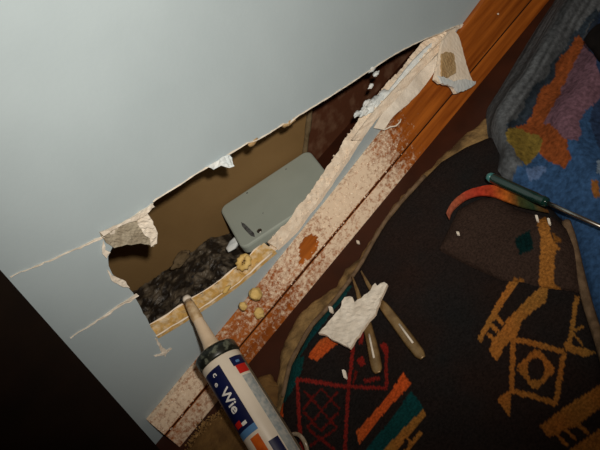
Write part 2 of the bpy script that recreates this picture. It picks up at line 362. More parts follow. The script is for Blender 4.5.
# peeled paper strips towards the right end
def strip(pxa, pxb, ya, yb, th, mt, seed, nm='peeled_paper'):
    A = catmull([wall_pt(a, b, ya) for a, b in pxa], 6); B = catmull([wall_pt(a, b, yb) for a, b in pxb], 6)
    k = min(len(A), len(B)); ribbon(nm, A[:k], B[:k], (0,-1,.3), th, mt, wall, .0012, seed)
strip([(352,140),(372,114),(392,92),(414,68),(436,46),(452,33)], [(362,140),(378,118),(398,97),(420,72),(441,50),(456,36)], -.004, -.006, .002, 'gypsum', 1)
strip([(374,128),(386,108),(402,92),(420,72),(438,54),(450,40)], [(384,130),(394,116),(409,103),(424,87),(438,66),(452,46)], -.004, -.012, .0016, 'paper', 2)
strip([(382,100),(396,82),(412,62),(428,46),(440,38)], [(392,98),(404,84),(419,66),(434,50),(446,40)], .004, -.001, .002, 'bluechip', 3)
tube('paper_curl', [wall_pt(a, b, y) for a, b, y in [(384,130,-.01),(390,127,-.014),(396,126,-.017),(400,122,-.018),(401,119,-.017)]], .0009, 'paper', wall, 6)
for k, (a, b, r) in enumerate([(378,103,.011),(371,108,.009),(384,97,.010),(363,112,.006),(357,114,.004),(376,74,.004),(371,86,.003),(389,106,.009),(367,103,.005)]):
    p = wall_pt(a, b, .009); blob('plaster_lump', p, r, 'bluechip', wall, .7, 3, (1.3,.7,.7), k+3, 1.5, smooth=True)
# torn piece hanging over the board at the right end
hp = [(454,29),(458,34),(461,42),(464,55),(469,73),(474,83),(464,90),(456,94),(451,86),(440,83),(435,80),(437,70),(440,58),(442,44),(448,34)]
def hang(a, b): return wall_pt(a, b, -.007-.026*max(0, (b-30))/60)
hpo = [hang(a, b) for a, b in hp]
hn = np.cross(hang(470,85)-hang(450,30), hang(437,78)-hang(450,30)); hn = hn if hn[1] < 0 else -hn
slab('hanging_piece', refine(hpo, .004, .0008, True, 4), hn, .0035, ['cream', 'gypsum'], wall, .0004, 4)
tp = [(440,54),(446,52),(452,54),(454,66),(454,73),(446,78),(440,76)]
hn1 = hn/np.linalg.norm(hn)
slab('tan_backing', refine([hang(a, b)+hn1*.0028 for a, b in tp], .003, .0006, True, 4), hn, .002, 'tanpaper', wall, .0008, 5)
tp = [(436,76),(443,78),(452,82),(462,79),(474,82),(472,86),(464,90),(456,93),(451,87),(440,84)]
slab('painted_edge', refine([hang(a, b)+hn1*.0034 for a, b in tp], .003, .0007, True, 4), hn, .002, 'bluechip', wall, .0004, 6)
# caulk line where the wall meets the board, upper right
strip([(447,33),(456,27),(464,24),(468,26)], [(449,36),(457,30),(465,27),(470,29)], -.002, -.003, .001, 'paper', 6, 'torn_lip')

# dark door beyond the end of the wall
dz0, dz1 = -.0, 1.0
Vd = []
for y in (-.03, .06):
    for (x, z) in ((ex(0), 0), (ex(dz1), dz1), (-1.3, dz1), (-1.3, 0)): Vd.append((x-.001, y, z))
tag(fix_normals(build('door_1', Vd, [(0,1,2,3),(7,6,5,4),(0,4,5,1),(1,5,6,2),(2,6,7,3),(3,7,4,0)], 'doordark')), 'nearly black stained door casing at the end of the wall', kind='structure')

# the cavity behind the wall ---------------------------------------------------
HB = .052                                               # height of the box lid
c0 = floor_pt(222, 206, HB); c1 = floor_pt(305, 151, HB)
dl = (c1-c0)[:2]; dl /= np.linalg.norm(dl); ang = math.atan2(dl[1], dl[0])
nb = np.array([-dl[1], dl[0]])                         # away from the room
pb = c0[:2]+nb*.004
def bx_wall(name, p, q, z0, z1, th, mt, nrm, label):
    p = np.asarray(p); q = np.asarray(q); Vq = []
    for s in (0, 1):
        for (c, z) in ((p, z0), (q, z0), (q, z1), (p, z1)): Vq.append((c[0]+nrm[0]*th*s, c[1]+nrm[1]*th*s, z))
    return tag(fix_normals(build(name, Vq, [(0,1,2,3),(7,6,5,4),(0,4,5,1),(1,5,6,2),(2,6,7,3),(3,7,4,0)], mt)), label, kind='structure')
# joint position along the back panel
def ray_plane(px, py, p, nn):
    d = ray(px, py); k = ((p-CAM[:2])@nn)/(d[:2]@nn); return CAM+d*k
J = ray_plane(306, 148, pb, nb)[:2]
Jt = ray_plane(311, 100, pb, nb); Jb = ray_plane(304.5, 152, pb, nb); Jd = (Jt-Jb)/(Jt[2]-Jb[2])
jp = lambda z: (Jb+Jd*(z-Jb[2]))[:2]
wb_ = bx_wall('wall_cavity_back', J-dl*.62, J, 0, .5, .006, 'hardboard', nb, 'brown hardboard back of the wall cavity')
for v in wb_.data.vertices:
    if v.index in (1, 2, 5, 6):
        z = v.co.z+wb_.location.z; q = jp(z)+(nb*.006 if v.index > 3 else 0); v.co.x = q[0]-wb_.location.x; v.co.y = q[1]-wb_.location.y
bx_wall('wall_cavity_side', J+nb*.012-dl*.03, J+nb*.012+np.array([.40, .012]), 0, .5, .01, 'redpanel', np.array([0, 1.]), 'dark red brown panel right of the cavity joint')
tube('trim_1', [(*(jp(z)-nb*.001), z) for z in np.linspace(0, .30, 60)], [.0030+.0012*random.random() for _ in range(60)], 'joint', None, 8, up=(0,1,0))
tag(bpy.data.objects['trim_1'], 'rough grey glue line at the cavity corner', kind='structure')

# board along the floor ---------------------------------------------------------
top_px = [(141,434),(149.6,423),(196,366),(233,320),(283.6,258),(320,212),(345.8,180),(392,124),(430,76),(464.7,29),(485.7,0),(510,-34),(560,-104)]
rid_px = [(158,441),(165.6,432.5),(206.5,387),(247,339),(288,290),(315.6,257),(347,221),(379.6,183.6),(425,129),(471.7,71),(531,0),(560,-35),(600,-83)]
bot_px = [(166,453),(172.7,444.7),(213.6,394),(253,348),(300,294),(331.6,258.3),(379.6,199.6),(420,151),(462.3,100),(510,45),(549.8,0),(580,-34),(630,-92)]
def line_at(pxs, y, xs):
    P = np.array([wall_pt(a, b, y) for a, b in pxs]); k = np.argsort(P[:,0]); c = np.polyfit(P[:,0], P[:,2], 2 if y > -.01 else 1); return np.polyval(c, xs)
xe = wall_pt(149.6, 423, -.012)[0]
xs = np.linspace(xe, .85, 360)
YT, YR, YB = -.007, -.020, -.029
zt = line_at(top_px, YT, np.minimum(xs, .42)); zr = line_at(rid_px, YR, np.minimum(xs, .55)); zb = np.zeros_like(xs)
base = empty('baseboard_front', (float(xs[0]), -.012, 0), 'orange brown varnished board along the floor dusted with white plaster', kind='structure')
def px_of(x, y, z):
    d = RW.T @ (np.stack([x, y, z])-CAM[:,None]); return 300+F_PX*d[0]/d[2], 225+F_PX*d[1]/d[2]
wx = lambda a, b: wall_pt(a, b, -.015)[0]
XD = [(wx(155,430), .62), (wx(200,380), .60), (wx(216,360), .42), (wx(245,315), .43), (wx(262,290), .46), (wx(285,262), .56), (wx(305,240), .60), (wx(330,205), .68), (wx(360,170), .66), (wx(385,145), .54), (wx(408,120), .34), (wx(430,92), .15), (.9, .05)]
def dust_at(x, s):
    d = np.interp(x, [a for a, _ in XD], [b for _, b in XD])
    d = d+.16*(fbm(x*45, s*2.2+3, 3)-.5)
    bare = ((x-(wx(307,246))-.012*(.45-s))/.017)**2+((s-.42)/.30)**2; bn = bare-1.9*fbm(x*120+9, s*5, 3)
    d = np.where(bn < .2, .12+.1*fbm(x*200, s*9, 2), d)
    return d
def board(name, yA, zA, yB, zB, back, rowsN, s0, s1, seed, extra=0.0):
    k = len(xs); S = np.linspace(0, 1, rowsN); V = []; D = []
    for s in S:
        y = yA+(yB-yA)*s; z = zA+(zB-zA)*s; V.append(np.c_[xs, np.full(k, y), z]); D.append(dust_at(xs, np.full(k, s0+(s1-s0)*s))+extra)
    V.append(np.c_[xs, np.full(k, back), zA]); D.append(dust_at(xs, np.zeros(k)) if rowsN > 15 else np.zeros(k)); V.append(np.c_[xs, np.full(k, back), zB]); D.append(np.full(k, .3))
    D[rowsN-1 if rowsN > 15 else 0] = np.full(k, -.1)
    V = np.concatenate(V); D = np.concatenate(D); Fc = []
    for j in range(rowsN-1): Fc += [(j*k+i, (j+1)*k+i, (j+1)*k+i+1, j*k+i+1) for i in range(k-1)]
    t, b2, L = rowsN*k, (rowsN+1)*k, (rowsN-1)*k
    Fc += [(i, i+1, t+i+1, t+i) for i in range(k-1)]+[(L+i, b2+i, b2+i+1, L+i+1) for i in range(k-1)]+[(t+i, t+i+1, b2+i+1, b2+i) for i in range(k-1)]
    Fc += [tuple([j*k for j in range(rowsN)]+[b2, t]), tuple([t+k-1, b2+k-1]+[j*k+k-1 for j in reversed(range(rowsN))])]
    return fix_normals(build(name, V, Fc, 'wood', base, False, attrs={'dust': D}))
board('board', YT, zt, YR, zr+.0016, -.0002, 30, 0, .8, 1)
board('shoe_strip', YR+.0008, zr-.0016, YB, zb, -.0002, 15, .85, 1.2, 2, -.03)
# grains of plaster on it
Vc, Fcc = [], []
for i in range(900):
    x = rng.uniform(xe, wx(410,118)); s = rng.random()**.8
    if dust_at(np.array([x]), np.array([s]))[0] < .4+.25*rng.random(): continue
    zt_, zr_ = np.interp(x, xs, zt), np.interp(x, xs, zr); crumb((x, YT+(YR-YT)*s-.0004, zt_+(zr_-zt_)*s), rng.uniform(.0004, .0013), Vc, Fcc, .6)
tag(build('plaster_grains', Vc, Fcc, 'gypsum', base), kind='stuff')
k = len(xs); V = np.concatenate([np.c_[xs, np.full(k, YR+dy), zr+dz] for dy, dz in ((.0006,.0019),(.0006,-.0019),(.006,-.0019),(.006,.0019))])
build('groove', V, [(j*k+i, j*k+i+1, ((j+1) % 4)*k+i+1, ((j+1) % 4)*k+i) for j in range(4) for i in range(k-1)], 'grooveshade', base)  # dark strip set in the recess, its shadow line painted as colour
# small pale plaster specks on the board
for a, b in ((498,14),(515,23),(483,53)):
    p = wall_pt(a, b, -.018); blob('plaster_speck', p, .0014, 'paper', base, .5, 1, seed=a)

# ================================================================== THINGS
# junction box --------------------------------------------------------------------
Lb = np.linalg.norm((c1-c0)[:2])+.010; Wb = .088
bc = c0[:2]+dl*(Lb/2-.005)-nb*(Wb/2)
jb = empty('junction_box', (bc[0], bc[1], .0035), 'grey plastic electrical junction box with rounded lid inside the opening', 'junction box')
def rrect(hx, hy, r, k=7):
    P = []
    for cx, cy, a0 in ((hx-r, hy-r, 0), (-hx+r, hy-r, 90), (-hx+r, -hy+r, 180), (hx-r, -hy+r, 270)):
        for i in range(k): an = math.radians(a0+90*i/(k-1)); P.append((cx+r*math.cos(an), cy+r*math.sin(an)))
    return np.array(P)
def loft(name, rings, mt, parent, zs):
    V = []; k = len(rings[0])
    for R_, z in zip(rings, zs):
        for p in R_: q = bc+dl*p[0]+nb*p[1]; V.append((q[0], q[1], z))
    Fc = [(j*k+i, j*k+(i+1) % k, (j+1)*k+(i+1) % k, (j+1)*k+i) for j in range(len(zs)-1) for i in range(k)]
    Fc += [tuple(reversed(range(k))), tuple((len(zs)-1)*k+i for i in range(k))]
    return fix_normals(build(name, V, Fc, mt, parent, False))
hx, hy = Lb/2, Wb/2
loft('body', [rrect(hx-.006, hy-.006, .008), rrect(hx-.004, hy-.004, .009)], 'boxbody', jb, [.0035, HB-.013])
loft('lid', [rrect(hx-.001, hy-.001, .010), rrect(hx, hy, .0105), rrect(hx, hy, .0105), rrect(hx-.0006, hy-.0006, .010), rrect(hx-.0022, hy-.0022, .0085)], 'box', jb, [HB-.0135, HB-.0125, HB-.003, HB-.0009, HB])
def lidpt(u, v, z=HB): q = bc+dl*u+nb*v; return (q[0], q[1], z)
for su in (-1, 1):
    for sv in (-1, 1):
        if su == -1 and sv == -1: pass
        p = lidpt(su*(hx-.012) if not (su < 0 and sv < 0) else -hx+.030, sv*(hy-.011) if not (su < 0 and sv < 0) else -hy+.010)
        if su > 0 and sv < 0: continue
        if sv > 0: continue
        o = tube('screw', [(p[0], p[1], HB-.001), (p[0], p[1], HB+.0006), (p[0], p[1], HB+.0011)], [.0034, .0034, .0022], 'metal', jb, 14, up=(0,1,0))
        build('slot', [lidpt_ for lidpt_ in [(p[0]-.0022, p[1]-.0004, HB+.0012), (p[0]+.0022, p[1]-.0004, HB+.0012), (p[0]+.0022, p[1]+.0004, HB+.0012), (p[0]-.0022, p[1]+.0004, HB+.0012)]], [(0,1,2,3)], 'smear', o)
sm = [floor_pt(a, b, HB+.0002) for a, b in [(241,222),(245,224),(249,228),(254,233),(255,237),(251,236),(246,231),(242,226)]]
slab('dirt_smear', sm, (0,0,1), .0003, 'smear', jb)
for a, b, r in ((247,193,.0014), (286,169,.0012), (263,213,.0008)):
    p = floor_pt(a, b, HB+.0001); blob('dirt_speck', p, r, 'smear', jb, .5, 1, (1,1,.3), a)

# debris on the cavity floor -----------------------------------------------------------
def zr_f(x, y, d): 
    q = np.stack([x, y], -1)-bc; u, v = np.abs(q@dl), np.abs(q@nb); k = sstep(.004, .042, np.maximum(u-Lb/2, v-Wb/2))
    return .003+(.007+.032*fbm(x*38+3, y*38+9, 5)*sstep(.19, .02, y)+.012*np.abs(fbm(x*120, y*120, 2)-.5))*k
cav = [(-.30,.014),(J[0]-.03,.014),(J[0]-.03,J[1]-.01),]
far = [J-dl*s-nb*.002 for s in (.02,.2,.4,.5)]
cav = [(-.34,.0135),(.12,.0135)]+[tuple(p) for p in far]
sheetd = sheet('rubble_heap', cav, .0022, zr_f, 'rubble', None, .01, smooth=False, zbot=.001)
tag(sheetd, 'dark heap of dirt and rubble on the cavity floor', 'rubble', kind='stuff')
Vc, Fcc, Vg, Fg = [], [], [], []
for i in range(420):
    x = rng.uniform(-.24, .05); y = rng.uniform(.015, .16)
    if (np.array([x, y])-pb)@nb > -.006: continue
    z = zr_f(np.array([x]), np.array([y]), 0)[0]
    if z < .02: continue
    if rng.random() < .25: crumb((x, y, z), rng.uniform(.002, .006), Vg, Fg, .7)
    else: crumb((x, y, z-.001), rng.uniform(.0015, .0055), Vc, Fcc, .7)
tag(build('stone_chips', Vc, Fcc, 'shard', sheetd), kind='stuff'); tag(build('black_film_scraps', Vg, Fg, 'glossshard', sheetd), kind='stuff')
p = floor_pt(234, 244, .034); tag(blob('plaster_lump', p, .0095, 'bluechip', None, .4, 3, (1.3,.7,.5), 4, 1.3, True), 'white plaster lump beside the lower left corner of the grey box', 'plaster lump')
p = floor_pt(181, 259, .036); tag(blob('mortar_lump', p, .009, 'joint', None, .7, 3, (1.5,.7,.6), 9, 1.6, True), 'greyish mortar lump stuck low on the brown cavity back', 'mortar lump')

# cured foam on the lower break
fo_ = np.array(refine([wall_pt(a, b) for a, b in [(156,336),(175,325),(197,311),(215,299),(233,287),(250,273),(263,261),(275,251)]], .004)); n = len(fo_)
A = fo_.copy(); A[:,1] = -.0012; A[:,2] += .001; B = fo_.copy(); B[:,1] = TW+.003; B[:,2] += .004+.004*fbm(np.arange(n)*.2, np.zeros(n)+3, 3)
fs = ribbon('foam_strip', A, B, (0,0,1), .005, 'foam', None, .0025, 11)
tag(fs, 'ochre strip of cured foam along the lower edge of the opening', 'foam strip')
for off, nm in ((0, 'pale_rim'), (1, 'pale_rim')):
    Q = (A if off == 0 else B).copy(); Q[:,2] += .0006; tube(nm, Q[::2]+(rng.random((len(Q[::2]), 3))-.5)*.0012, [.0003+.0011*random.random() for _ in Q[::2]], 'cream', fs, 6)
rp = wall_pt(246, 265, .004); rp[2] += .006
ring = [rp+np.array([.0065*math.cos(a), .0055*math.sin(a), .002*math.sin(a+1)]) for a in np.linspace(0, 2*math.pi, 20)]
fr = tube('foam_ring', ring, [.0036+.001*math.sin(3*i) for i in range(20)], 'foambead', None, 8); tag(fr, 'round foam blob with a hollow on the ochre foam strip', 'foam blob')
tag(blob('plaster_bead', wall_pt(227, 289, -.003), .004, 'foambead', None, .5, 2, (1.5,.6,.7), 5), 'small yellowish dab just below the ochre foam strip', 'foam dab')
# beads of foam on the board
for k, (a, b, r, lb) in enumerate([(256,294,.0085,'largest yellow foam bead on the dusty board, nearest the wall'), (259,313,.0072,'yellow foam bead lowest on the board, beside the groove'), (243,306,.0052,'smallest yellow foam bead, at the foot of the plasterboard')]):
    p = wall_pt(a, b, -.018-.001*k); tag(blob('foam_bead', p, r, 'foambead', None, .35, 3, (.85,.85,1), k+1, 1.6), lb, 'foam bead', 'foam beads on the board')

# sealant cartridge ------------------------------------------------------------------------
RT = .0212
def axis_pt(py): return (215+(py-352)*53/86., py)
t1_ = .70; LT = .195; S_ = CAM+ray(215, 352)*t1_
E_ = min((floor_pt(*axis_pt(py), .024) for py in np.linspace(420, 620, 400)), key=lambda e: abs(np.linalg.norm(e-S_)-LT))
ax_ = (E_-S_)/np.linalg.norm(E_-S_)
toc = CAM-S_; e1 = toc-ax_*(toc@ax_); e1 /= np.linalg.norm(e1); e2 = np.cross(ax_, e1)      # e1 faces the camera
right = RW @ np.array([1.,0,0]); e2 = e2 if e2@right > 0 else -e2
tb = empty('sealant_cartridge', tuple(E_), 'white and navy sealant cartridge with a long pale nozzle leaning on the wall opening', 'sealant tube')
def lathe(name, prof, mt, parent, o0=None, d=None, seg=40):
    o0 = S_ if o0 is None else o0; V = []
    for s, r in prof:
        for k in range(seg): an = 2*math.pi*k/seg; V.append(o0+ax_*s+r*(math.cos(an)*e1+math.sin(an)*e2))
    Fc = [(j*seg+k, j*seg+(k+1) % seg, (j+1)*seg+(k+1) % seg, (j+1)*seg+k) for j in range(len(prof)-1) for k in range(seg)]
    Fc += [tuple(range(seg)), tuple((len(prof)-1)*seg+k for k in range(seg))]
    return fix_normals(build(name, V, Fc, mt, parent, True))
barrel = lathe('barrel', [(.010, RT-.001), (.012, RT), (.05, RT), (LT-.002, RT), (LT, RT-.0008), (LT, .002)], 'tubewhite', tb)
lathe('collar', [(-.003, .010), (-.003, RT-.004), (-.001, RT-.0002), (.001, RT+.0012), (.010, RT+.0014), (.012, RT+.0006), (.012, RT-.001)], 'ring', tb)
tipw = wall_pt(186, 297, -.004)
nd = tipw-S_; nl = np.linalg.norm(nd)
nz = tube('nozzle', [S_-ax_*.002, S_+nd*.02, S_+nd*.1, S_+nd*.2, S_+nd*.55, S_+nd*.93], [.0125, .0115, .0090, .0076, .0056, .0042], 'nozzle', tb, 20, up=tuple(e1))
tube('nozzle_smear', [S_+nd*.56, S_+nd*.62, S_+nd*.75, S_+nd*.85, S_+nd*.90], [.0058, .0062, .0056, .0050, .0045], 'sealant', nz, 14, up=tuple(e1))
tube('cut_tip', [S_+nd*.925, S_+nd*.96, S_+nd*1.0], [.0042, .0049, .0042], 'paper', nz, 12, up=tuple(e1))
def patch(name, s0, s1, p0, p1, mt, dr=.0003, skew=0.0, parent=None):
    V = []; ks, kp = 6, 12; s0, s1 = (.019+(q-.019)*.84 for q in (s0, s1))
    for i in range(ks+1):
        for j in range(kp+1):
            s = s0+(s1-s0)*i/ks; ph = math.radians(p0+(p1-p0)*j/kp+skew*i/ks); V.append(S_+ax_*s+(RT+dr)*(math.cos(ph)*e1+math.sin(ph)*e2))
    Fc = [(i*(kp+1)+j, i*(kp+1)+j+1, (i+1)*(kp+1)+j+1, (i+1)*(kp+1)+j) for i in range(ks) for j in range(kp)]
    return build(name, V, Fc, mt, parent or barrel, True)
patch('label_panel', .0190, .096, -88, -8, 'navy')
patch('label_band', .096, .104, -80, -8, 'skyp')
patch('label_panel', .0185, .030, 22, 66, 'navy')
patch('label_patch', .030, .041, 26, 62, 'redp')
patch('label_bar', .024, .027, 34, 46, 'skyp', .0005)  # narrow blue bar on the small navy panel
patch('label_print', .044, .15, 28, 60, 'greyp'); patch('shaded_side', .0185, LT-.002, 64, 115, 'tubeshade', .0002)  # right flank of the barrel: shade painted on as a darker grey-brown patch
patch('label_patch', .084, .091, -66, -40, 'redp', .0005)
patch('label_patch', .088, .092, -40, -24, 'whitep', .0005)
patch('label_picture', .108, .150, -42, -14, 'orangep')
patch('label_panel', .122, .160, -4, 24, 'navy')
patch('label_panel', .124, .160, -84, -46, 'navy')
# lettering running along the cartridge
def text_on(txt, s0, ph0, size, mt, nm='lettering'):
    cu = bpy.data.curves.new('txt', 'FONT'); cu.body = txt; cu.size = size; cu.offset = size*.02; ob = bpy.data.objects.new('txt', cu); col.objects.link(ob)
    dg = bpy.context.evaluated_depsgraph_get(); me = ob.evaluated_get(dg).to_mesh(); bm = bmesh.new(); bm.from_mesh(me)
    bmesh.ops.subdivide_edges(bm, edges=bm.edges, cuts=1)
    V = []
    for v in bm.verts:
        s = s0+v.co.x; ph = math.radians(ph0)+v.co.y/RT; V.append(S_+ax_*s+(RT+.0006)*(math.cos(ph)*e1+math.sin(ph)*e2))
    Fc = [[q.index for q in f.verts] for f in bm.faces]; bm.free(); bpy.data.objects.remove(ob); return build(nm, V, Fc, mt, barrel, False)
text_on('Wie', .041, -46, .0145, 'whitep')
text_on('c', .023, -38, .0085, 'whitep'); text_on('e', .031, -50, .0085, 'whitep')
# thin plastic loop beside it
pc = [floor_pt(a, b, z) for a, b, z in [(288,437,.03),(293,434,.036),(299,435,.04),(304,441,.04),(307,450,.036),(308,462,.03)]]
lp = tube('plastic_loop', catmull(pc, 6), .0022, 'clear', None, 8, .5); tag(lp, 'thin pale plastic loop beside the bottom of the sealant cartridge', 'plastic loop')

# dark blanket ---------------------------------------------------------------------------------
ZB = .020
FP = lambda pts, z: np.array([floor_pt(a, b, z)[:2] for a, b in pts])
main_px = [(283,395),(290,365),(300,345),(312,325),(335,300),(350,280),(362,262),(374,240),(385,222),(400,203),(425,176),(440,161),(465,146),(484,138),(500,132),(512,160),(508,184),(545,200),(568,225),(580,270),(590,310),(602,350),(615,400),(640,520),(300,520),(280,450),(276,420)]
C_ = lambda r, g, b: np.array(srgb(r, g, b)[:3])
GOLD, ORG, RED, TEAL = C_(158,104,46), C_(196,82,34), C_(128,34,28), C_(14,62,62)
K5 = lambda pts: [(470+a/4.59, 280+b/4.59) for a, b in pts]
K7 = lambda pts: [(400+a/2.5, 270+b/2.5) for a, b in pts]
K4 = lambda pts: [(270+a/3.75, 340+b/3.75) for a, b in pts]
def bar(p, q, w): 
    p, q = np.array(p, float), np.array(q, float); d = q-p; d /= np.linalg.norm(d); s = np.array([-d[1], d[0]])*w/2; return [tuple(p+s), tuple(q+s), tuple(q-s), tuple(p-s)]
pat = []
add = lambda c, *ps: [pat.append((c, p)) for p in ps]
add(TEAL, K4([(60,70),(130,60),(118,120),(80,190),(40,240),(10,300),(0,250),(30,180)]), K4([(530,190),(575,250),(520,320),(440,412),(400,470),(330,470),(380,390),(470,280)]),
    [(345,283),(352,285),(318,330),(300,355),(292,380),(284,392),(292,364),(312,325)])
add(ORG, K4([(190,-2),(215,-5),(248,12),(175,78),(140,65)]), K4([(500,125),(530,165),(400,310),(335,395),(322,345),(420,240)]), K4([(42,225),(47,290),(12,262)]), K4([(215,-15),(190,0),(248,12),(258,0)]))
for a, b, w_ in [((95,148),(295,172),14), ((292,170),(312,-40),13), ((285,170),(440,182),14), ((437,182),(436,30),12), ((102,150),(112,330),13), ((112,330),(135,480),13), ((292,170),(278,480),14),
                 ((130,190),(250,330),8), ((250,190),(140,330),8), ((190,180),(260,260),7), ((190,180),(125,260),7), ((125,270),(190,340),8), ((255,270),(190,340),8), ((150,400),(250,330),8), ((140,330),(250,420),8),
                 ((330,60),(345,90),26), ((320,110),(310,160),10), ((350,150),(410,140),16), ((420,10),(440,50),22), ((345,-40),(335,10),16)]:
    add(RED*(1 if w_ > 10 else .6), K4(bar(a, b, w_)))
add(GOLD, K4([(570,255),(582,275),(500,385),(470,440),(400,500),(395,460),(450,390)]), K4(bar((565,345),(505,430),16)), K4(bar((520,370),(535,400),10)))
add(GOLD, K5([(190,0),(235,0),(165,100),(50,290),(35,265),(95,160),(130,90)]), K5([(190,0),(235,0),(250,-25),(210,-25)]), K5([(335,25),(360,40),(350,105),(240,200),(215,280),(165,310),(125,375),(85,325),(105,285),(165,215),(175,190),(245,120)]),
    K5(bar((120,165),(155,215),18)), K5(bar((95,205),(130,245),18)), K5(bar((85,250),(120,290),18)))
ring_o = [(285,180),(410,205),(390,335),(280,305)]
for i in range(4): add(GOLD*.85, K7(bar(ring_o[i], ring_o[(i+1) % 4], 13)))
dia = [(345,207),(383,250),(340,298),(298,250)]
for i in range(4): add(GOLD*.8, K7(bar(dia[i], dia[(i+1) % 4], 12)))
add(GOLD*.8, K7([(330,225),(345,205),(362,225)]), K7([(300,250),(322,232),(322,270)]), K7([(325,278),(340,300),(358,278)]), K7([(362,232),(384,250),(362,268)]))
add(GOLD*.8, K7([(250,315),(280,305),(275,370),(245,330)]))
add(GOLD*.75, K7([(350,390),(420,335),(500,285),(560,250),(560,300),(500,345),(440,385),(400,402),(370,418)]), K7(bar((385,402),(415,435),9)), K7(bar((410,392),(440,420),9)), K7(bar((440,378),(468,405),9)), K7([(400,462),(450,425),(520,385),(580,350),(580,450),(480,500),(380,500)]))
add(GOLD*.9, K5(bar((490,70),(455,300),20)), K5([(435,285),(500,305),(580,325),(530,352),(430,318)]), K5(bar((470,235),(520,300),10)), K5(bar((480,232),(520,205),10)))
add(GOLD, K5([(320,-20),(385,-20),(380,20),(320,15)]))
def pat_color(X, Y, base, z, plist, wob=0.0):
    c = np.empty((len(X), 3)); c[:] = base; P = np.c_[X, Y]
    bl = fbm(X*9+4, Y*9, 3)[:,None]; c = c*(.75+.6*bl)
    for cc, p in plist:
        q = FP(p, z); mn, mx_ = q.min(0)-.004, q.max(0)+.004
        k = np.where((P > mn).all(1) & (P < mx_).all(1))[0]
        if len(k) == 0: continue
        S2 = P[k]+(np.c_[vnoise(X[k]*420, Y[k]*420), vnoise(X[k]*420+50, Y[k]*420)]-.5)*.0012
        if wob: S2 = S2+(np.c_[fbm(X[k]*45, Y[k]*45, 3), fbm(X[k]*45+90, Y[k]*45, 3)]-.5)*wob
        ii = inside(S2, q); c[k[ii]] = cc*(.65+.5*bl[k[ii]]+.3*fbm(X[k[ii]]*60, Y[k[ii]]*60, 2)[:,None])
    return c
DARK = C_(35,28,26)
def main_col(X, Y):
    c = pat_color(X, Y, DARK, ZB, pat)
    tv = (fbm(X*22+40, Y*22, 3)-.5)[:,None]; return c*np.clip(1+np.array([.7,-.1,-.5])*tv, .3, 2)
def z_main(x, y, d):
    f = fbm(x*11, y*11+5, 3)-.5; g = np.sin((x*.6-y)*46+3*fbm(x*6, y*6, 2))
    e = 1-np.exp(-d/.006)
    return .010+.010*e+.012*f*sstep(0, .04, d)+.0028*g*sstep(0, .05, d)+.0007*fbm(x*130, y*130, 2)
bl = empty('wool_blanket', tuple(floor_pt(440, 330, 0)), 'dark patterned wool blanket with gold, orange and red motifs on the floor', 'blanket')
back_px = [(270,430),(275,395),(277,372),(281,345),(293,320),(310,302),(335,285),(345,268),(358,256),(371,236),(383,218),(397,199),(425,170),(457,139),(476,124),(492,112),(512,135),(505,155),(460,190),(400,240),(370,290),(330,330),(305,380),(300,430)]
def z_back(x, y, d): return .003+.007*(1-np.exp(-d/.004))+.002*fbm(x*90, y*90, 3)
sheet('backing', FP(refine(back_px, 5, 1.0, True, 5), .008), .0022, z_back, 'fleece', bl, .006)
sheet('top_layer', FP(main_px, .014), .0015, z_main, 'fabric', bl, .008, main_col)
def hem(pxs, z0, r, mt='hem', parent=bl, nm='hem'):
    pts2 = catmull([floor_pt(a, b, z0) for a, b in pxs], 5); tube(nm, [p for p in pts2], r, mt, parent, 8)
hem([(283,397),(290,365),(300,345),(312,325),(335,300),(350,280),(362,262),(374,240),(385,222),(400,203),(425,176)], .011, .0026)
hem([(566,222),(572,240),(579,270),(586,298),(592,318),(603,352),(616,400)], .020, .0048)
# folded-over corner
ZF = .036
fold_px = [(450,216),(456,204),(468,197),(480,192),(497,191),(515,204),(535,209),(552,212),(566,224),(576,245),(580,285),(556,283),(530,281),(500,274),(468,258),(437,243)]
fpat = [(GOLD, [(537,222),(545,214),(549,226),(552,240),(560,249),(556,252),(554,268),(553,283),(538,281),(540,262),(541,240)]), (GOLD*.5, [(552,233),(560,238),(562,244),(554,242)]), (TEAL*.35, [(515,240),(530,232),(534,250),(520,256)]),
        (GOLD*.8, [(524,276),(512,274),(505,284),(515,284)]), (GOLD*.9, [(560,283),(545,278),(535,288)])]
def z_fold(x, y, d): return .022+.0125*(1-np.exp(-d/.010))+.006*(fbm(x*16, y*16+2, 3)-.5)+.0006*fbm(x*130, y*130, 2)
sheet('folded_corner', FP(fold_px, ZF-.004), .0018, z_fold, 'fabric', bl, .010, lambda X, Y: pat_color(X, Y, C_(56,43,37), ZF-.004, fpat))
la = [(449,219),(452,211),(459,204),(468,198),(480,195),(492,196),(506,201),(520,206),(534,209),(549,212)]
lb = [(446,213),(450,205),(456,198),(466,191),(478,187),(490,185),(505,188),(518,195),(532,203),(548,210)]
A = catmull([floor_pt(a, b, ZF-.002) for a, b in la], 5); B = catmull([floor_pt(a, b, ZF+.003) for a, b in lb], 5); k = len(A)
o = ribbon('lining', A, B, (0,0,1), .002, 'lining', bl, .0005)
cols = [C_(150,86,64), C_(150,82,60), C_(146,74,50), C_(150,58,40), C_(150,48,32), C_(156,56,30), C_(166,88,30), C_(60,60,30), C_(40,60,40), C_(120,80,40)]
cc = np.array([np.array([np.interp(i/(k-1)*9, range(10), [c[j] for c in cols]) for j in range(3)]) for i in range(k)])
at = o.data.attributes.new('col', 'FLOAT_COLOR', 'POINT'); at.data.foreach_set('color', np.c_[np.tile(cc, (6,1)), np.ones(6*k)].astype(np.float32).ravel())

